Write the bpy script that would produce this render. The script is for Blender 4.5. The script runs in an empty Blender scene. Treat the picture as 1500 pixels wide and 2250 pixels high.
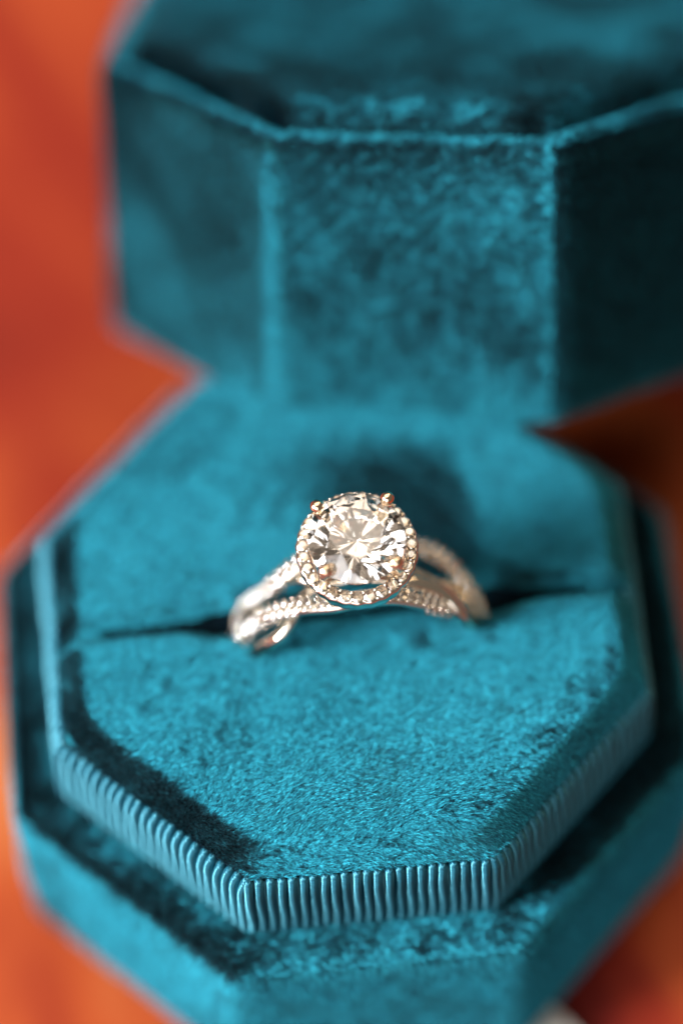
import bpy, bmesh, math, random
import numpy as np
from mathutils import Matrix, Vector, Euler

random.seed(7); rng = np.random.default_rng(7)
R = math.radians
S = bpy.context.scene
C = S.collection

# ------------------------------------------------------------------ camera, light, exposure (1 unit = 1 cm)
cd = bpy.data.cameras.new('camera'); cam = bpy.data.objects.new('camera', cd); C.objects.link(cam)
cam.location = (-0.78622, -15.11918, 27.42830)
cam.rotation_euler = (0.538663, 0.023923, -0.093920)
cd.sensor_fit = 'HORIZONTAL'; cd.sensor_width = 24.0; cd.lens = 9208.7 / 1500 * 24
cd.clip_start = 1.0; cd.clip_end = 500
cd.dof.use_dof = True; cd.dof.focus_distance = 29.64
cd.dof.aperture_fstop = cd.lens * 1e-3 / 3.1
S.camera = cam
S.render.engine = 'CYCLES'
S.view_settings.view_transform = 'Standard'; S.view_settings.look = 'None'
S.view_settings.exposure = 0.5; S.view_settings.gamma = 1.0
S.cycles.max_bounces = 14; S.cycles.transmission_bounces = 14; S.cycles.glossy_bounces = 6
S.cycles.diffuse_bounces = 3; S.cycles.transparent_max_bounces = 8
S.cycles.sample_clamp_indirect = 12.0; S.cycles.caustics_refractive = True; S.cycles.caustics_reflective = False
S.cycles.blur_glossy = 0.3
S.cycles.use_denoising = True
try: S.cycles.denoiser = 'OPENIMAGEDENOISE'
except Exception: pass

W = bpy.data.worlds.new('World'); S.world = W; W.use_nodes = True
W.node_tree.nodes['Background'].inputs[0].default_value = (1.0, 0.84, 0.68, 1)
W.node_tree.nodes['Background'].inputs[1].default_value = 0.10

def area(name, loc, target, sx, sy, watts, col):
    l = bpy.data.lights.new(name, 'AREA'); l.shape = 'RECTANGLE'; l.size = sx; l.size_y = sy
    l.energy = watts; l.color = col
    o = bpy.data.objects.new(name, l); C.objects.link(o); o.location = loc
    o.rotation_euler = (Vector(target) - Vector(loc)).to_track_quat('-Z', 'Y').to_euler()
    return o
# the window: large, cool, to the left and a little towards the camera
area('window_light', (-61, -15, 34), (0, 0, 0), 26, 26, 125000, (0.93, 0.97, 1.0))
# a second, lower window on the camera's side
area('front_window_light', (-22, -52, 36), (0, 0, 0), 56, 40, 17000, (0.97, 0.98, 1.0))
# warm light off the ceiling above the box, and the room's lamp
area('ceiling_light', (-8, 20, 68), (0, 0, 0), 80, 70, 24000, (1.0, 0.87, 0.73))
area('room_lamp', (30, 42, 46), (0, 0, 0), 20, 16, 6000, (1.0, 0.72, 0.42))

# ------------------------------------------------------------------ helpers
def link_mesh(name, verts, faces, mat=None, parent=None, smooth=True, kind=None):
    me = bpy.data.meshes.new(name)
    me.from_pydata([tuple(map(float, v)) for v in verts], [], [tuple(map(int, f)) for f in faces])
    me.update()
    if smooth: me.polygons.foreach_set('use_smooth', [True] * len(me.polygons))
    if mat: me.materials.append(mat)
    o = bpy.data.objects.new(name, me); C.objects.link(o)
    if parent: o.parent = parent
    if kind: o['kind'] = kind
    return o
def thing(name, label, cat, loc=(0, 0, 0), rot=None):
    o = bpy.data.objects.new(name, None); C.objects.link(o); o.location = loc
    o.empty_display_size = 0.3
    if rot: o.rotation_euler = rot
    o['label'] = label; o['category'] = cat
    return o

class FNoise:
    """smooth pseudo-random field in [-1,1] (sum of random plane waves), vectorised"""
    def __init__(s, freq, n=14, seed=0):
        r = np.random.default_rng(seed); d = r.normal(size=(n, 3)); d /= np.linalg.norm(d, axis=1)[:, None]
        s.k = d * freq * r.uniform(.5, 1.5, (n, 1)) * 6.283; s.p = r.uniform(0, 6.283, n); s.n = n
    def __call__(s, P): return np.sin(P @ s.k.T + s.p).sum(1) * math.sqrt(2.0 / s.n) * .6
def norm(v): return v / np.maximum(np.linalg.norm(v, axis=1)[:, None], 1e-9)

NSEG = 6
def octagon(a, r, k=math.tan(R(22.5)), seg=NSEG, per_edge=6):
    """rounded octagon: points and outward normals, counter-clockwise, first edge = front (-y)"""
    pts, nor = [], []
    cr = a - r
    for e in range(8):
        t0 = R(-90 + 45 * e)
        # corner after edge e: centre of the fillet circle
        ca, cb = t0, t0 + R(45)
        # edge e points
        n = np.array([math.cos(t0), math.sin(t0)]); t = np.array([-n[1], n[0]])
        h = cr * k
        for j in range(per_edge):
            u = -h + 2 * h * (j + .0) / (per_edge - 1)
            pts.append(n * a + t * u); nor.append(n)
        cc = n * cr + t * h
        for j in range(1, seg):
            an = t0 + R(45) * j / seg; m = np.array([math.cos(an), math.sin(an)])
            pts.append(cc + m * r); nor.append(m)
    return np.array(pts), np.array(nor)

def loft(name, profile, mat, parent, close=False):
    """profile: (apothem, corner radius, z) rings"""
    V, F = [], []
    rings = [octagon(a, r)[0] for a, r, z in profile]
    n = len(rings[0])
    for (a, r, z), ring in zip(profile, rings):
        for x, y in ring: V.append((x, y, z))
    for i in range(len(rings) - 1):
        for j in range(n):
            k = (j + 1) % n
            F.append((i * n + j, i * n + k, (i + 1) * n + k, (i + 1) * n + j))
    if close:
        V.append((0, 0, profile[-1][2])); c = len(V) - 1; b = (len(rings) - 1) * n
        for j in range(n): F.append((b + j, b + (j + 1) % n, c))
    return link_mesh(name, V, F, mat, parent)

# ------------------------------------------------------------------ materials
def new_mat(name):
    m = bpy.data.materials.new(name); m.use_nodes = True
    nt = m.node_tree; b = nt.nodes['Principled BSDF']; return m, nt, b
def N(nt, typ, **kw):
    n = nt.nodes.new(typ)
    for k, v in kw.items():
        if k.startswith('i_'): n.inputs[k[2:].replace('_', ' ')].default_value = v
        else: setattr(n, k, v)
    return n
def ramp(nt, src, stops):
    r = nt.nodes.new('ShaderNodeValToRGB'); cr = r.color_ramp
    while len(cr.elements) < len(stops): cr.elements.new(0.5)
    for e, (p, c) in zip(cr.elements, stops): e.position = p; e.color = (*c, 1)
    nt.links.new(src, r.inputs[0]); return r

def velvet_ground(name, col):
    m, nt, b = new_mat(name)
    tc = N(nt, 'ShaderNodeTexCoord'); no = N(nt, 'ShaderNodeTexNoise'); no.inputs['Scale'].default_value = 40
    nt.links.new(tc.outputs['Object'], no.inputs['Vector'])
    r = ramp(nt, no.outputs['Fac'], [(0.3, tuple(c * .6 for c in col)), (0.7, col)])
    nt.links.new(r.outputs[0], b.inputs['Base Color'])
    b.inputs['Roughness'].default_value = 1; b.inputs['Specular IOR Level'].default_value = 0.1
    return m
def pile_mat(name, root, tip, rough=.09):
    m = bpy.data.materials.new(name); m.use_nodes = True; nt = m.node_tree; nt.nodes.clear()
    out = N(nt, 'ShaderNodeOutputMaterial'); hi = N(nt, 'ShaderNodeHairInfo')
    r1 = ramp(nt, hi.outputs['Intercept'], [(0.0, root), (.42, tuple(x*1.6 for x in root)), (0.95, tip)])  # roots darkened in colour to deepen the shade between fibres
    hsv = N(nt, 'ShaderNodeHueSaturation')
    mr = N(nt, 'ShaderNodeMapRange'); mr.inputs['To Min'].default_value = .6; mr.inputs['To Max'].default_value = 1.35
    nt.links.new(hi.outputs['Random'], mr.inputs['Value']); nt.links.new(mr.outputs[0], hsv.inputs['Value'])
    nt.links.new(r1.outputs[0], hsv.inputs['Color'])
    di = N(nt, 'ShaderNodeBsdfDiffuse'); nt.links.new(hsv.outputs[0], di.inputs['Color'])
    hr = N(nt, 'ShaderNodeBsdfHair', component='Reflection'); rr = ramp(nt, hi.outputs['Random'], [(0.0, (.001, .035, .06)), (.5, (.005, .125, .185)), (1.0, (.032, .43, .55))]); nt.links.new(rr.outputs[0], hr.inputs['Color'])
    hr.inputs['RoughnessU'].default_value = rough; hr.inputs['RoughnessV'].default_value = .7
    hr.inputs['Offset'].default_value = 0
    ht = N(nt, 'ShaderNodeBsdfHair', component='Transmission'); nt.links.new(hsv.outputs[0], ht.inputs['Color'])
    ht.inputs['RoughnessU'].default_value = .5; ht.inputs['RoughnessV'].default_value = .8
    m1 = N(nt, 'ShaderNodeMixShader'); m1.inputs[0].default_value = .15
    nt.links.new(di.outputs[0], m1.inputs[1]); nt.links.new(ht.outputs[0], m1.inputs[2])
    hw = N(nt, 'ShaderNodeBsdfHair', component='Reflection'); hw.inputs['Color'].default_value = (.021, .019, .016, 1)
    hw.inputs['RoughnessU'].default_value = .6; hw.inputs['RoughnessV'].default_value = 1.0; hw.inputs['Offset'].default_value = 0
    ha = N(nt, 'ShaderNodeAddShader'); nt.links.new(hr.outputs[0], ha.inputs[0]); nt.links.new(hw.outputs[0], ha.inputs[1])
    m2 = N(nt, 'ShaderNodeMixShader'); m2.inputs[0].default_value = .93
    nt.links.new(m1.outputs[0], m2.inputs[1]); nt.links.new(ha.outputs[0], m2.inputs[2])
    nt.links.new(m2.outputs[0], out.inputs['Surface']); return m

GROUND = velvet_ground('velvet_backing', (.0006, .008, .014))
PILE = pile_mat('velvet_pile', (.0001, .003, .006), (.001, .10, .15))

def metal(name, col, rough, bump=0):
    m, nt, b = new_mat(name); b.inputs['Base Color'].default_value = (*col, 1)
    b.inputs['Metallic'].default_value = 1; b.inputs['Roughness'].default_value = rough
    if bump:
        tc = N(nt, 'ShaderNodeTexCoord'); no = N(nt, 'ShaderNodeTexNoise'); no.inputs['Scale'].default_value = 30
        bp = N(nt, 'ShaderNodeBump'); bp.inputs['Strength'].default_value = bump; bp.inputs['Distance'].default_value = .01
        nt.links.new(tc.outputs['Object'], no.inputs['Vector']); nt.links.new(no.outputs['Fac'], bp.inputs['Height'])
        nt.links.new(bp.outputs[0], b.inputs['Normal'])
    return m
GOLD = metal('polished_white_gold', (.95, .87, .75), .13, .15)
PRONG = metal('pale_rose_gold', (1.0, .78, .56), .10, .1)
def gem(name, tint=(1, 1, 1), ior=2.42, rough=0.0):
    m = bpy.data.materials.new(name); m.use_nodes = True; nt = m.node_tree; nt.nodes.clear()
    out = N(nt, 'ShaderNodeOutputMaterial'); g = N(nt, 'ShaderNodeBsdfGlass')
    g.inputs['Color'].default_value = (*tint, 1); g.inputs['IOR'].default_value = ior; g.inputs['Roughness'].default_value = rough
    nt.links.new(g.outputs[0], out.inputs['Surface']); return m
def cut_small(name):
    """tiny set stones: bright facet reflections over clear glass"""
    m = gem(name, (1, .985, .965)); nt = m.node_tree; g = nt.nodes['Glass BSDF']
    gl = N(nt, 'ShaderNodeBsdfGlossy'); gl.inputs['Color'].default_value = (.96, .94, .92, 1); gl.inputs['Roughness'].default_value = .04
    mx = N(nt, 'ShaderNodeMixShader'); mx.inputs[0].default_value = .28
    nt.links.new(g.outputs[0], mx.inputs[1]); nt.links.new(gl.outputs[0], mx.inputs[2]); nt.links.new(mx.outputs[0], nt.nodes['Material Output'].inputs['Surface'])
    return m
DIAMOND = gem('diamond', (1, .985, .97)); MELEE = cut_small('melee_diamond')

def ribbon_mat():
    m, nt, b = new_mat('grosgrain_thread')
    tc = N(nt, 'ShaderNodeTexCoord'); sp = N(nt, 'ShaderNodeSeparateXYZ')
    nt.links.new(tc.outputs['Object'], sp.inputs[0])
    # fine threads wound round each rib: lines across it, a touch slanted
    ad = N(nt, 'ShaderNodeMath', operation='MULTIPLY_ADD'); ad.inputs[1].default_value = .35
    nt.links.new(sp.outputs['X'], ad.inputs[0]); nt.links.new(sp.outputs['Z'], ad.inputs[2])
    ml = N(nt, 'ShaderNodeMath', operation='MULTIPLY'); ml.inputs[1].default_value = 6.283 / .018
    nt.links.new(ad.outputs[0], ml.inputs[0])
    sn = N(nt, 'ShaderNodeMath', operation='SINE'); nt.links.new(ml.outputs[0], sn.inputs[0])
    no = N(nt, 'ShaderNodeTexNoise'); no.inputs['Scale'].default_value = 60; nt.links.new(tc.outputs['Object'], no.inputs['Vector'])
    s2 = N(nt, 'ShaderNodeMath', operation='MULTIPLY_ADD'); s2.inputs[1].default_value = 1.2
    nt.links.new(no.outputs['Fac'], s2.inputs[0]); nt.links.new(sn.outputs[0], s2.inputs[2])
    bp = N(nt, 'ShaderNodeBump'); bp.inputs['Strength'].default_value = .35; bp.inputs['Distance'].default_value = .004
    nt.links.new(s2.outputs[0], bp.inputs['Height']); nt.links.new(bp.outputs[0], b.inputs['Normal'])
    r = ramp(nt, no.outputs['Fac'], [(.3, (.0004, .038, .070)), (.7, (.001, .075, .125))])
    nt.links.new(r.outputs[0], b.inputs['Base Color'])
    b.inputs['Roughness'].default_value = .6; b.inputs['Specular IOR Level'].default_value = .08
    gl = N(nt, 'ShaderNodeBsdfAnisotropic'); gl.inputs['Color'].default_value = (.26, .80, .94, 1)
    gl.inputs['Roughness'].default_value = .72; gl.inputs['Anisotropy'].default_value = .93; gl.inputs['Rotation'].default_value = 0
    tg = N(nt, 'ShaderNodeTangent', direction_type='RADIAL', axis='Z'); nt.links.new(tg.outputs[0], gl.inputs['Tangent'])
    nt.links.new(bp.outputs[0], gl.inputs['Normal'])
    mx = N(nt, 'ShaderNodeMixShader'); mx.inputs[0].default_value = .165
    nt.links.new(b.outputs[0], mx.inputs[1]); nt.links.new(gl.outputs[0], mx.inputs[2])
    nt.links.new(mx.outputs[0], nt.nodes['Material Output'].inputs['Surface'])
    return m
RIBBON = ribbon_mat()

def table_mat():
    m, nt, b = new_mat('red_orange_table')
    tc = N(nt, 'ShaderNodeTexCoord'); mp = N(nt, 'ShaderNodeMapping')
    mp.vector_type = 'TEXTURE'; mp.inputs['Location'].default_value = (8.0, 2.0, 0)
    mp.inputs['Rotation'].default_value = (0, 0, R(-66)); mp.inputs['Scale'].default_value = (6, 1.9, 1)
    nt.links.new(tc.outputs['Object'], mp.inputs['Vector'])
    n1 = N(nt, 'ShaderNodeTexNoise'); n1.inputs['Scale'].default_value = 1.0; n1.inputs['Detail'].default_value = 5; n1.inputs['Distortion'].default_value = .6
    nt.links.new(mp.outputs[0], n1.inputs['Vector'])
    r = ramp(nt, n1.outputs['Fac'], [(.34, (.10, .003, .001)), (.46, (.19, .013, .003)), (.58, (.31, .048, .009)), (.72, (.40, .110, .030))])
    nt.links.new(r.outputs[0], b.inputs['Base Color'])
    b.inputs['Roughness'].default_value = .6; b.inputs['Specular IOR Level'].default_value = .2
    return m
TABLE = table_mat()

# ------------------------------------------------------------------ the velvet pile: short leaning fibres on a surface
def grow(obj, name, density, length, radius, lean, seed=0, keep=None, spread=.15, mat=None):
    """lean(P, Nrm) -> (tangent direction, lean angle in rad) per root point, all in the parent's own space"""
    me = obj.data; me.calc_loop_triangles()
    nv = len(me.vertices); co = np.empty(nv * 3); me.vertices.foreach_get('co', co); co = co.reshape(-1, 3)
    no = np.empty(nv * 3); me.vertices.foreach_get('normal', no); no = no.reshape(-1, 3)
    nt_ = len(me.loop_triangles); tr = np.empty(nt_ * 3, dtype=np.int32); me.loop_triangles.foreach_get('vertices', tr); tr = tr.reshape(-1, 3)
    a, b, c = co[tr[:, 0]], co[tr[:, 1]], co[tr[:, 2]]
    cen = (a + b + c) / 3
    ar = np.linalg.norm(np.cross(b - a, c - a), axis=1) / 2
    dens = np.full(len(ar), float(density))
    if keep is not None: dens = dens * keep(cen, norm(np.cross(b - a, c - a)))
    g = np.random.default_rng(seed + 100)
    cnt = g.poisson(ar * dens); idx = np.repeat(np.arange(len(ar)), cnt); n = len(idx)
    u = g.random(n); v = g.random(n); f = u + v > 1; u[f] = 1 - u[f]; v[f] = 1 - v[f]; w = 1 - u - v
    P = a[idx] * w[:, None] + b[idx] * u[:, None] + c[idx] * v[:, None]
    Nn = norm(no[tr[idx, 0]] * w[:, None] + no[tr[idx, 1]] * u[:, None] + no[tr[idx, 2]] * v[:, None])
    D, ang = lean(P, Nn)
    # fine clumping plus per-fibre scatter; clumps run along the nap
    P0 = P; P = P * np.array([.45, 1, 1])
    c1, c2, c3, c4 = [FNoise(fq, 18, seed * 10 + i) for i, fq in enumerate((13, 13, 34, 34))]
    D = D + np.cross(Nn, D) * (c1(P) * .16 + c3(P) * .20)[:, None] + g.normal(0, spread, (n, 3))
    D = D - Nn * (D * Nn).sum(1)[:, None]; D = norm(D)
    ang = ang + c2(P) * .045 + c4(P) * .12 + g.normal(0, .10, n)
    ang = np.clip(ang, -.3, 1.42)
    L = length * g.uniform(.65, 1.15, n)
    P = P0
    a1 = ang * .88; a2 = np.minimum(ang * 1.08, 1.5)
    d1 = Nn * np.cos(a1)[:, None] + D * np.sin(a1)[:, None]; d2 = Nn * np.cos(a2)[:, None] + D * np.sin(a2)[:, None]
    p1 = P + d1 * (L * .45)[:, None]; p2 = p1 + d2 * (L * .55)[:, None]
    pos = np.stack([P, p1, p2], 1).reshape(-1, 3)
    hc = bpy.data.hair_curves.new(name); hc.add_curves([3] * n)
    hc.attributes['position'].data.foreach_set('vector', pos.astype(np.float32).ravel())
    rad = np.tile(np.array([1., .8, .18]), n) * radius * np.repeat(g.uniform(.7, 1.25, n), 3)
    at = hc.attributes.get('radius') or hc.attributes.new('radius', 'FLOAT', 'POINT')
    at.data.foreach_set('value', rad.astype(np.float32))
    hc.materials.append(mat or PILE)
    o = bpy.data.objects.new(name, hc); C.objects.link(o); o.parent = obj; o['kind'] = 'stuff'
    return o

big = [FNoise(f, 12, 50 + i) for i, f in enumerate((.55, .55, 1.6, 1.6, 4.2, 4.2))]
def field(P, base, ang, da=.25, dd=.35, off=0.0):
    """a nap that leans along base by ang, brushed unevenly by big smooth patches"""
    Q = P + off
    n = len(P); D = np.tile(np.array(base, float), (n, 1))
    side = np.stack([-D[:, 1], D[:, 0], np.zeros(n)], 1)
    D = D + side * ((big[0](Q) * .5 + big[2](Q) * .4 + big[4](Q) * .3) * dd)[:, None]
    A = ang + (big[1](Q) * .5 + big[3](Q) * .5 + big[5](Q) * .35) * da
    return D, A

# ------------------------------------------------------------------ the table
ZT = -1.70
V, F = [], []
gx = np.linspace(-150, 150, 61)
for j, y in enumerate(gx):
    for i, x in enumerate(gx): V.append((x, y, ZT - .02))
for j in range(60):
    for i in range(60): F.append((j * 61 + i, j * 61 + i + 1, (j + 1) * 61 + i + 1, (j + 1) * 61 + i))
table = link_mesh('tabletop', V, F, TABLE); table['kind'] = 'structure'

# ------------------------------------------------------------------ the ring box: base
AB, AT, HB = 2.177, 2.165, .69
base = thing('ring_box', 'teal velvet octagonal ring box base with ribbed rim and split velvet cushion, holding the ring', 'ring box', (0, 0, 0))
body = loft('box_body', [(2.10, .10, -.04), (2.30, .14, -.01), (2.42, .17, -.012), (2.475, .19, -.04), (2.50, .20, -.10), (2.505, .20, -.5),
                         (2.505, .20, -1.1), (2.49, .2, -1.6), (2.45, .2, ZT), (2.2, .2, ZT), (1.0, .2, ZT)], GROUND, base, close=True)
# orient faces outward
def outward(o):
    bm = bmesh.new(); bm.from_mesh(o.data); bmesh.ops.recalc_face_normals(bm, faces=bm.faces); bm.to_mesh(o.data); bm.free()
outward(body)

def lean_body(P, Nn):
    n = len(P); top = Nn[:, 2] > .5
    Dt, At = field(P, (.85, -.55, 0), .86, .12, .5)            # on the ledge the nap lies outwards to the front
    down = np.tile(np.array([.0, 0, -1.0]), (n, 1)); side = np.cross(Nn, down)
    az = np.degrees(np.arctan2(Nn[:, 1], Nn[:, 0])); rt = 1 / (1 + np.exp(-(az + 68) / 5))
    Ds = np.tile(down[:1], (n, 1)) + side * (.15 + big[0](P) * .3)[:, None]
    As = .72 - .12 * np.exp(-((az + 90) / 14) ** 2) - rt * .40 + (1 - rt) * (big[1](P) * .09 + big[3](P) * .10 + big[5](P) * .08)
    w = top[:, None]
    return np.where(w, Dt, Ds), np.where(top, At, As)
def keep_body(cen, nn):
    vis = (cen[:, 2] > ZT + .05) & ((nn[:, 1] < .5) | (nn[:, 2] > .3))
    return np.where(vis, np.where(nn[:, 2] > .4, 1.5, .8), 0)
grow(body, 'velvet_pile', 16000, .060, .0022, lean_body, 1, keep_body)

# ribbed ribbon band round the plug
band = loft('ribbon_band', [(AB - .04, .08, -.02), (AB - .03, .08, .3), (AT - .03, .08, .58), (AT - .05, .08, .64), (AT - .09, .07, .655), (AT - .12, .06, .63), (AT - .16, .06, .45), (AT - .18, .06, .1)], RIBBON, base)
outward(band)
def rib_mesh(seed):
    g = random.Random(seed)
    prof = [(0, -.03), (.006, .12), (.012, .26), (.006, .42), (.003, .55), (-.004, .60), (-.020, .645), (-.045, .675), (-.078, .685), (-.11, .66)]
    wob = [g.uniform(-.0025, .0025) for _ in prof]; w = .0365
    V, F = [], []; ns = 6
    for i, (o_, z) in enumerate(prof):
        a = prof[max(i - 1, 0)]; b = prof[min(i + 1, len(prof) - 1)]
        tx, tz = b[0] - a[0], b[1] - a[1]; l = math.hypot(tx, tz); nx, nz = tz / l, -tx / l     # outward normal in (out, z)
        x0 = wob[i] + .005 * math.sin(z * 9)
        for s in range(ns):
            t = math.pi * s / (ns - 1)
            px = math.cos(t) * w; ou = math.sin(t) * .052 - .038
            V.append((x0 + px, -(o_ + nx * ou), z + nz * ou))
    for i in range(len(prof) - 1):
        for s in range(ns - 1):
            F.append((i * ns + s, (i + 1) * ns + s, (i + 1) * ns + s + 1, i * ns + s + 1))
    me = bpy.data.meshes.new('rib'); me.from_pydata(V, [], F); me.update()
    me.polygons.foreach_set('use_smooth', [True] * len(me.polygons)); me.materials.append(RIBBON)
    return me
rib_meshes = [rib_mesh(i) for i in range(7)]
pp, nn_ = octagon(AB, .10, seg=12, per_edge=24)
seglen = np.linalg.norm(np.roll(pp, -1, 0) - pp, axis=1); cum = np.concatenate([[0], np.cumsum(seglen)]); tot = cum[-1]
NR = int(round(tot / .0765))
for i in range(NR):
    s = tot * i / NR; k = min(np.searchsorted(cum, s, side='right') - 1, len(pp) - 1); f = (s - cum[k]) / max(seglen[k], 1e-9)
    p = pp[k] * (1 - f) + pp[(k + 1) % len(pp)] * f; nrm = nn_[k] * (1 - f) + nn_[(k + 1) % len(pp)] * f
    o = bpy.data.objects.new('rib', random.choice(rib_meshes)); C.objects.link(o); o.parent = band
    o.location = (p[0], p[1], random.uniform(-.006, .006)); o.rotation_euler = (random.uniform(-.012, .012), random.uniform(-.012, .012), math.atan2(nrm[1], nrm[0]) + math.pi / 2)

# cushion halves
AC = 2.095; YS = -.075
def half_cushion(sign, name):
    ap, _ = octagon(AC, .09, seg=6, per_edge=40)
    # half-plane set
    planes = [(np.array([math.cos(R(-90 + 45 * e)), math.sin(R(-90 + 45 * e))]), AC) for e in range(8)]
    yc = YS + sign * .030
    sl = -.03    # the slot runs very slightly aslant
    cen = np.array([0, (yc + sign * AC) / 2])
    # polar boundary by ray marching against the planes
    def bound(phi):
        d = np.array([math.cos(phi), math.sin(phi)]); t = 9
        for n, a in planes:
            q = n @ d
            if q > 1e-6: t = min(t, (a - n @ cen) / q)
        q = -sign * d[1]
        if q > 1e-6: t = min(t, (sign * (cen[1] - yc)) / q)
        return t
    corners = []
    NP = 360; rad = list(np.concatenate([np.linspace(0, .86, 26), np.linspace(.872, 1, 22)]))
    V, F = [], []
    ph = [2 * math.pi * i / NP for i in range(NP)]
    bt = np.array([bound(p) for p in ph])
    fn = FNoise(.5, 8, 3); fn2 = FNoise(1.3, 8, 4)
    XY = []
    for t in rad:
        for i in range(NP): XY.append(cen + np.array([math.cos(ph[i]), math.sin(ph[i])]) * bt[i] * t)
    XY = np.array(XY)
    def hgt(XY):
        dd = np.stack([a - XY @ n for n, a in planes], 1)
        k = 18.0; dmin = -np.log(np.exp(-k * dd).sum(1)) / k; dmin = np.maximum(dmin, 0)
        h = -np.log(np.exp(-55 * 1.3 * dmin) + math.exp(-55 * .19)) / 55
        z = .705 + h
        ds = np.maximum(sign * (XY[:, 1] - yc), 0)
        # lips of the slot: rounded, opened wider where the ring is pushed in
        xr = np.abs(XY[:, 0] - .12)
        opn = np.exp(-(xr / .95) ** 4)
        rs = .11 + .14 * np.exp(-((xr - .92) / .28) ** 2)
        hs = 1 - np.minimum(ds / rs, 1); z = z - (.20 + .14 * np.exp(-((xr - .9) / .35) ** 2)) * hs ** 2
        P3 = np.column_stack([XY, np.zeros(len(XY))])
        z = z + fn(P3) * .012 + fn2(P3) * .010
        # small dents shaped in front of the ring for its shadow and disturbed nap
        if sign < 0:
            for (dx, dy, rr, dz) in ((-.52, -.30, .16, .05), (-.98, -.36, .13, .045), (.35, -.42, .22, .045), (.82, -.30, .17, .055), (-.1, -.5, .25, .02)):
                z = z - dz * np.exp(-(((XY[:, 0] - dx) / rr) ** 2 + ((XY[:, 1] - dy) / (rr * .8)) ** 2))
        return z
    Z = hgt(XY)
    V = [(x, y, z) for (x, y), z in zip(XY, Z)]
    nr = len(rad)
    for r_ in range(nr - 1):
        for i in range(NP):
            j = (i + 1) % NP; a, b, c, d = r_ * NP + i, r_ * NP + j, (r_ + 1) * NP + j, (r_ + 1) * NP + i
            F.append((a, d, c, b))
    bs = (nr - 1) * NP; s0 = len(V)
    for i in range(NP): V.append((XY[bs + i][0], XY[bs + i][1], .05))
    for i in range(NP):
        j = (i + 1) % NP; F.append((bs + i, s0 + i, s0 + j, bs + j))
    # merge centre
    o = link_mesh(name, V, F, GROUND, base)
    bm = bmesh.new(); bm.from_mesh(o.data); bmesh.ops.remove_doubles(bm, verts=bm.verts, dist=1e-5)
    bmesh.ops.recalc_face_normals(bm, faces=bm.faces); bm.to_mesh(o.data); bm.free()
    return o
cf = half_cushion(-1, 'cushion'); cb = half_cushion(1, 'cushion')
cf['label'] = 'front half of the velvet cushion'; cb['label'] = 'rear half of the velvet cushion'
def lean_cushion(P, Nn):
    D, A = field(P, (1, .10, 0), .99, .11, .35)
    q = (P[:, 0] - P[:, 1]) * .7071; D[:, 1] -= .85 / (1 + np.exp(-(q - 1.72) / .09)) * (P[:, 1] < .3)
    # a patch behind the ring where the nap leans towards the camera
    x, y = P[:, 0], P[:, 1]
    e = .8 / (1 + np.exp(-(x + .20) / .20)) / (1 + np.exp((x - 1.02 + .06 * (y - .5)) / .06)) / (1 + np.exp(-(y - .05) / .1)) / (1 + np.exp((y - 1.35) / .12))
    D = D * (1 - e)[:, None] + np.array([.45, -.85, 0]) * e[:, None]; A = A * (1 - e) + .82 * e
    return D, A
def keep_cushion(cen, nn): return np.where(cen[:, 2] > .60, 1, 0) * np.where((cen[:, 2] < .79) & (np.abs(cen[:, 1] - YS) < .3) & (np.abs(cen[:, 0]) < 1.8), 0, 1) * np.where(cen[:, 1] > 1.0, .6, 1)
grow(cf, 'velvet_pile', 46000, .050, .0015, lean_cushion, 2, keep_cushion)
grow(cb, 'velvet_pile', 22000, .055, .0021, lean_cushion, 3, keep_cushion)

# ------------------------------------------------------------------ the lid, leaning back behind the base
HL = 2.19
lid = thing('box_lid', 'teal velvet octagonal box lid tilted back behind the base, padded panel inset on top', 'box lid',
            (1.1250, 3.4835, -.3766), (-.575371, -.056389, -.188812))
shell = loft('lid_shell', [(2.2, .1, .9), (2.25, .1, .10), (2.32, .14, .01), (2.42, .17, .0), (2.485, .26, .03), (2.50, .28, .09), (2.50, .28, .6), (2.50, .28, 1.3),
                           (2.50, .28, HL - .10), (2.485, .26, HL - .03), (2.44, .2, HL), (2.40, .18, HL - .005), (2.37, .17, HL - .04), (2.36, .16, HL - .12), (2.2, .1, HL - .14)], GROUND, lid, close=True)
outward(shell)
pan = loft('top_panel', [(2.30, .10, HL - .15), (2.30, .10, HL - .05), (2.275, .10, HL + .05), (2.21, .11, HL + .125), (2.14, .12, HL + .155), (2.02, .13, HL + .175), (1.6, .2, HL + .185), (.8, .2, HL + .19)], GROUND, lid, close=True)
outward(pan)
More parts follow.
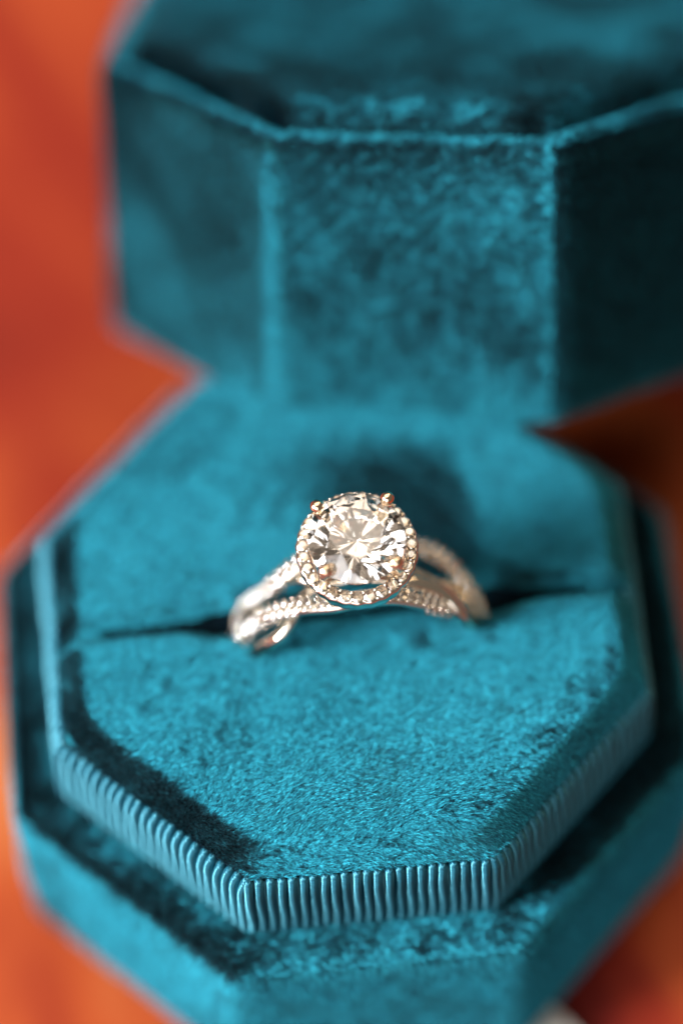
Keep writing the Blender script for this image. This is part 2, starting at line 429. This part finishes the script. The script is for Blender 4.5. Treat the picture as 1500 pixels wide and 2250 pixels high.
def lean_lid(P, Nn):
    n = len(P); down = np.tile(np.array([.0, 0, -1.0]), (n, 1)); side = np.cross(Nn, down)
    top = Nn[:, 2] > .6
    Ds = down + side * (big[0](P + 3) * .5)[:, None]
    az = np.degrees(np.arctan2(Nn[:, 1], Nn[:, 0]))                 # -90 = front, -135 = left front
    left = 1 / (1 + np.exp((az + 124) / 4))                         # the left front face: nap brushed upright, towards the room
    edge = np.exp(-((az + 113) / 16) ** 2)                          # nap crushed flat and down along the worn corner
    right = 1 / (1 + np.exp(-(az + 68) / 4))
    As = .72 + (big[1](P + 3) * .06 + big[3](P + 3) * .05 + big[5](P + 3) * .05)
    As = As * (1 - left) + (.98 + (big[3](P) + big[1](P)) * .16) * left
    As = As * (1 - right) + .30 * right
    As = As * (1 - edge) + 1.18 * edge
    e2 = edge[:, None]; l2 = left[:, None]; r2 = right[:, None]
    Ds = (side * (1 - .4 * l2) * (1 - r2) + down * (.1 + .55 * l2 + r2)) * (1 - e2) + down * e2
    Ds = Ds + down * (big[0](P + 3) * .2)[:, None]
    Dt, At = field(P, (1, .1, 0), .9, .3, .4, 3.0); At = At - .65 / (1 + np.exp(-(P[:, 0] - .9) / .15))
    w = top[:, None]
    return np.where(w, Dt, Ds), np.where(top, At, As)
def keep_lid(cen, nn): return np.where((cen[:, 1] < 1.6) & (cen[:, 2] > -.01) & ~((cen[:, 2] < .2) & (nn[:, 2] < -.9)) & (np.hypot(cen[:, 0], cen[:, 1]) > 2.2) | (cen[:, 2] > HL), 1, 0)
grow(shell, 'velvet_pile', 14000, .060, .0024, lean_lid, 4, keep_lid)
def lean_panel(P, Nn):
    D, A = field(P, (1, .2, 0), .15, .25, .3, 3.0)
    w = 1 / (1 + np.exp(-(-Nn[:, 1] - .22) / .07)) / (1 + np.exp(-(P[:, 0] + .95) / .03)) / (1 + np.exp((P[:, 0] - .8) / .10))      # brushed along its front edge
    w = w * .85; return D, A * (1 - w) + .92 * w
grow(pan, 'velvet_pile', 14000, .060, .0024, lean_panel, 5)

# ------------------------------------------------------------------ the ring
ring = thing('engagement_ring', 'white gold halo ring with round diamond and twisted pave band, standing in the cushion slot', 'ring',
             (.12, -.165, .55), (R(-2), 0, R(-1.5)))

def brilliant(R_, full=True, depth=.86, seed=0):
    V = []; F = []
    if full:
        n = 8
        def P(r, a, z): V.append((r * R_ * math.cos(a), r * R_ * math.sin(a), z * R_)); return len(V) - 1
        T = [P(.56, R(45 * i), .31) for i in range(8)]
        Sx = [P(.80, R(45 * i + 22.5), .19) for i in range(8)]
        G = [P(1, R(22.5 * i), .025) for i in range(16)]; H = [P(1, R(22.5 * i), -.02) for i in range(16)]
        L = [P(.25, R(45 * i + 22.5), -.655) for i in range(8)]; cu = P(0, 0, -depth)
        F.append(tuple(T))
        for i in range(8):
            j = (i + 1) % 8; g0, g1, g2 = 2 * i, 2 * i + 1, (2 * i + 2) % 16
            F.append((T[i], Sx[i], T[j])); F.append((T[j], Sx[i], G[g2], Sx[j]))
            F.append((Sx[i], G[g0], G[g1])); F.append((Sx[i], G[g1], G[g2]))
            F.append((L[i], H[g1], H[g0])); F.append((L[i], H[g2], H[g1]))
            F.append((cu, L[j], H[g2], L[i]))
        for i in range(16): F.append((H[i], H[(i + 1) % 16], G[(i + 1) % 16], G[i]))
    else:
        def P(r, a, z): V.append((r * R_ * math.cos(a), r * R_ * math.sin(a), z * R_)); return len(V) - 1
        T = [P(.56, R(60 * i), .30) for i in range(6)]; G = [P(1, R(60 * i + 30), 0) for i in range(6)]; cu = P(0, 0, -.8)
        F.append(tuple(T))
        for i in range(6):
            j = (i + 1) % 6
            F.append((T[i], G[i], T[j])); F.append((T[j], G[i], G[j])); F.append((cu, G[j], G[i]))
    me = bpy.data.meshes.new('stone'); me.from_pydata(V, [], F); me.update()
    bm = bmesh.new(); bm.from_mesh(me); bmesh.ops.recalc_face_normals(bm, faces=bm.faces); bm.to_mesh(me); bm.free()
    return me
def put(name, me, parent, loc, rot=None, scale=1.0):
    o = bpy.data.objects.new(name, me); C.objects.link(o); o.parent = parent; o.location = loc
    if rot is not None:
        if isinstance(rot, Matrix): o.rotation_euler = rot.to_euler()
        else: o.rotation_euler = rot
    o.scale = (scale,) * 3 if not isinstance(scale, tuple) else scale
    return o

# head: stone above a halo on four prongs.  local z is up; the head sits on top of the band
HZ = 1.25     # halo plane above the ring's centre
GZ = HZ + .175
cs = brilliant(.352); cs.materials.append(DIAMOND)
put('centre_stone', cs, ring, (0, 0, GZ), (0, 0, R(9)))

def sphere_mesh(r, mat, seg=12, rings=8):
    bm = bmesh.new(); bmesh.ops.create_uvsphere(bm, u_segments=seg, v_segments=rings, radius=r)
    me = bpy.data.meshes.new('bead'); bm.to_mesh(me); bm.free(); me.polygons.foreach_set('use_smooth', [True] * len(me.polygons)); me.materials.append(mat); return me
def tube(name, path, radii, mat, parent, seg=12, flat=None):
    """swept round tube along path with radius per point"""
    path = np.array(path, float); V, F = [], []; n = len(path)
    up = np.array([0, 0, 1.0]); 
    for i in range(n):
        t = path[min(i + 1, n - 1)] - path[max(i - 1, 0)]; t /= np.linalg.norm(t)
        a = np.cross(t, np.array([0, 1.0, 0.01])); a /= np.linalg.norm(a); b = np.cross(t, a)
        for s in range(seg):
            th = 2 * math.pi * s / seg; V.append(path[i] + (a * math.cos(th) + b * math.sin(th)) * radii[i])
    for i in range(n - 1):
        for s in range(seg):
            k = (s + 1) % seg; F.append((i * seg + s, i * seg + k, (i + 1) * seg + k, (i + 1) * seg + s))
    F.append(tuple(range(seg))[::-1]); F.append(tuple((n - 1) * seg + s for s in range(seg)))
    o = link_mesh(name, V, F, mat, parent); outward(o); return o

for a in (45 + 3, 135 + 3, 225 + 3, 315 + 3):
    c, s = math.cos(R(a)), math.sin(R(a))
    path = [(c * .10, s * .10, HZ - .33), (c * .15, s * .15, HZ - .22), (c * .20, s * .20, HZ - .10), (c * .30, s * .30, HZ + .04), (c * .375, s * .375, GZ - .03), (c * .378, s * .378, GZ + .025), (c * .36, s * .36, GZ + .055)]
    pr = tube('prong', path, [.03, .03, .028, .028, .030, .032, .03], PRONG, ring)
    put('prong_tip', sphere_mesh(.053, PRONG, 16, 12), pr, (c * .352, s * .352, GZ + .066))
# gallery cup under the stone
V, F = [], []
prof = [(.12, -.34), (.16, -.32), (.20, -.17), (.215, -.15), (.19, -.15), (.14, -.20)]
ns = 48
for r, z in prof:
    for i in range(ns): V.append((r * math.cos(2 * math.pi * i / ns), r * math.sin(2 * math.pi * i / ns), HZ + z))
for k in range(len(prof)):
    k2 = (k + 1) % len(prof)
    for i in range(ns): j = (i + 1) % ns; F.append((k * ns + i, k * ns + j, k2 * ns + j, k2 * ns + i))
gal = link_mesh('gallery', V, F, GOLD, ring); outward(gal)
# halo
NH = 27; HR = .386
V, F = [], []; ns = NH * 6
prof = [(.318, -.11), (.352, -.13), (.405, -.13), (.428, -.10), (.436, -.04), (.434, .0), (.424, .012), (.345, .012), (.330, .002), (.322, -.04)]
for k, (r, z) in enumerate(prof):
    for i in range(ns):
        a = 2 * math.pi * i / ns; sc = 1
        if k in (3, 4, 5, 6): sc = 1 + .009 * math.cos(NH * a)
        if k in (7, 8): sc = 1 - .010 * math.cos(NH * a)
        V.append((r * sc * math.cos(a), r * sc * math.sin(a), HZ + z))
for k in range(len(prof)):
    k2 = (k + 1) % len(prof)
    for i in range(ns): j = (i + 1) % ns; F.append((k * ns + i, k * ns + j, k2 * ns + j, k2 * ns + i))
halo = link_mesh('halo', V, F, GOLD, ring); outward(halo)
hs = brilliant(.0455); hs.materials.append(MELEE)
tip = sphere_mesh(.0125, GOLD, 8, 6)
for i in range(NH):
    a = 2 * math.pi * i / NH
    put('halo_stone', hs, halo, (HR * math.cos(a), HR * math.sin(a), HZ + .026), (random.uniform(-.12, .12), random.uniform(-.12, .12), random.uniform(0, 6)))
    a2 = a + math.pi / NH
    for rr in (HR - .034, HR + .032):
        put('bead', tip, halo, (rr * math.cos(a2), rr * math.sin(a2), HZ + .022))
# supports between halo and band
# band strands
RM = .885
def strand_pos(th, lat, dr=0): return np.array([(RM + dr) * math.sin(th), lat, (RM + dr) * math.cos(th)])
def smooth01(t): t = max(0, min(1, t)); return t * t * (3 - 2 * t)
def strand(name, latf, drf, wf, tf, stones, th0=-180, th1=180):
    V, F = [], []; ths = np.radians(np.linspace(th0, th1, 241)); seg = 10; n = len(ths); closed = abs(th1 - th0) >= 359.9
    P = np.array([strand_pos(t, latf(t), drf(t)) for t in ths])
    for i, t in enumerate(ths):
        rad = np.array([math.sin(t), 0, math.cos(t)])
        tg = strand_pos(t + .01, latf(t + .01), drf(t + .01)) - strand_pos(t - .01, latf(t - .01), drf(t - .01)); tg /= np.linalg.norm(tg)
        sd = np.cross(rad, tg); sd /= np.linalg.norm(sd)
        w, h = wf(t), tf(t)
        for s in range(seg):
            a = 2 * math.pi * s / seg; c_, s_ = math.cos(a), math.sin(a)
            # superellipse section: flat top, polished rounded sides
            cx = math.copysign(abs(c_) ** .6, c_); sx = math.copysign(abs(s_) ** .6, s_)
            V.append(P[i] + sd * cx * w / 2 + rad * sx * h / 2)
    for i in range(n - 1):
        for s in range(seg): k = (s + 1) % seg; F.append((i * seg + s, i * seg + k, (i + 1) * seg + k, (i + 1) * seg + s))
    if not closed: F.append(tuple(range(seg))[::-1]); F.append(tuple((n - 1) * seg + s for s in range(seg)))
    o = link_mesh(name, V, F, GOLD, ring); outward(o)
    if stones:
        st, bd = stones
        step = .060 / RM
        for sgn in (-1, 1):
            th = R(12)
            while th < R(92):
                t = th * sgn
                rad = np.array([math.sin(t), 0, math.cos(t)])
                tg = strand_pos(t + .01, latf(t + .01), drf(t + .01)) - strand_pos(t - .01, latf(t - .01), drf(t - .01)); tg /= np.linalg.norm(tg)
                sd = np.cross(rad, tg); sd /= np.linalg.norm(sd)
                w, h = wf(t), tf(t); ctr = strand_pos(t, latf(t), drf(t)) + rad * (h / 2 + .014)
                Rm = Matrix((sd, np.cross(rad, sd), rad)).transposed()
                for q in (-1, 1):
                    put('pave_stone', st, o, tuple(ctr + sd * q * (w * .23) + tg * (q * .012)), Rm)
                if th > R(30):                                   # a row down the flank that turns to the front
                    f = sd if sd[1] < 0 else -sd
                    nf = f * .92 + rad * .39; u_ = np.cross(nf, tg); u_ /= np.linalg.norm(u_); nf = np.cross(tg, u_)
                    put('pave_stone', st, o, tuple(strand_pos(t, latf(t), drf(t)) + f * (w / 2 + .004) + rad * .006 + tg * .02), Matrix((tg, u_, nf)).transposed())
                for q in (-1, 0, 1):
                    put('bead', bd, o, tuple(ctr + sd * q * (w * .44) + tg * (.029 + abs(q) * -.01)), Rm)
                th += step
    return o
ps = brilliant(.029, full=True); ps.materials.append(MELEE)
bd = sphere_mesh(.0115, GOLD, 6, 5)
def table_fn(left, right):
    """smooth curve through (degrees, value) tables, one for each side of the head"""
    u = np.linspace(-180, 180, 721)
    x = [-a for a, _ in reversed(left)] + [a for a, _ in right[1:]]; y = [b for _, b in reversed(left)] + [b for _, b in right[1:]]
    v = np.interp(u, x, y); k = np.exp(-(np.arange(-18, 19) / 9.0) ** 2); k /= k.sum()
    v = np.convolve(np.pad(v, 18, mode='edge'), k, 'valid')
    return lambda t: float(np.interp(math.degrees(t), u, v))
latA = table_fn([(0, -.20), (12, -.235), (24, -.20), (39, -.15), (51, -.14), (70, -.13), (90, -.05), (110, 0)], [(0, -.20), (17, -.185), (29, -.20), (41, -.20), (52, -.12), (65, -.03), (85, .04)])
latB = table_fn([(0, .18), (14, .20), (26, .18), (35, .12), (47, .10), (58, .12), (75, .16), (100, .05)], [(0, .18), (20, .23), (33, .27), (42, .23), (51, .15), (60, .05), (72, -.04), (90, 0)])
drA = table_fn([(0, .0), (30, .03), (60, .04), (90, 0)], [(0, 0), (30, .02), (55, -.01), (90, 0)])
drB = table_fn([(0, .01), (30, .03), (55, -.02), (90, 0)], [(0, .01), (30, .01), (60, .05), (90, 0)])
latP = table_fn([(0, .0), (21, -.03), (29, -.08), (36, -.20), (44, -.29), (52, -.28), (70, -.25), (90, -.15), (120, 0)], [(0, 0), (20, -.07), (32, -.085), (41, -.11), (48, -.20), (55, -.23), (65, -.15), (80, 0)])
latQ = table_fn([(0, .0), (20, .03), (30, .12), (42, .20), (55, .12), (70, 0)], [(0, 0), (20, .06), (30, .05), (40, .0), (55, .06), (75, .05)])
drP = table_fn([(0, -.03), (26, -.02), (36, -.05), (60, -.05), (80, 0)], [(0, -.03), (20, .07), (50, .07), (65, -.01), (80, 0)])
def wid(t): return .122 - .028 * smooth01((math.degrees(abs(t)) - 35) / 20)
strand('pave_strand', latA, drA, wid, lambda t: .085, (ps, bd))
strand('pave_strand', latB, drB, wid, lambda t: .085, (ps, bd))
strand('plain_strand', latP, drP, lambda t: .095 if t < 0 else .115, lambda t: .08, None)
strand('plain_strand', latQ, lambda t: -.03 if t > 0 else -.05, lambda t: .13 if t > 0 else .095, lambda t: .08, None)

# the whole head leans a little further towards the camera than the band
Hm = Matrix.Translation((0, 0, HZ)) @ Matrix.Rotation(R(8.5), 4, 'X') @ Matrix.Translation((0, 0, -HZ))
for o in ring.children:
    if o.name.split('.')[0] in ('centre_stone', 'prong', 'gallery', 'halo'): o.matrix_basis = Hm @ o.matrix_basis

# ------------------------------------------------------------------ the white scrap at the bottom edge
def white_mat():
    m, nt, b = new_mat('white_card')
    b.inputs['Base Color'].default_value = (.78, .76, .74, 1); b.inputs['Roughness'].default_value = .6; return m
WM = white_mat()
V, F = [], []
w, h, r, th = .55, .35, .12, .04
out = []
for (cx, cy, a0) in ((w - r, h - r, 0), (-w + r, h - r, 90), (-w + r, -h + r, 180), (w - r, -h + r, 270)):
    for j in range(7): a = R(a0 + 15 * j); out.append((cx + r * math.cos(a), cy + r * math.sin(a)))
n = len(out)
for z, ins in ((0, .01), (.01, 0), (th - .01, 0), (th, .01)):
    for x, y in out: V.append((x * (1 - ins), y * (1 - ins), z + .05 * (x / w) ** 2))
for k in range(3):
    for i in range(n): j = (i + 1) % n; F.append((k * n + i, k * n + j, (k + 1) * n + j, (k + 1) * n + i))
F.append(tuple(range(n))[::-1]); F.append(tuple(3 * n + i for i in range(n)))
card = link_mesh('card', V, F, WM); outward(card)
card.location = (.98, -2.70, ZT + .0); card.rotation_euler = (0, 0, R(38))
card['label'] = 'small blurred white card at the bottom edge, half hidden by the velvet box'; card['category'] = 'card'
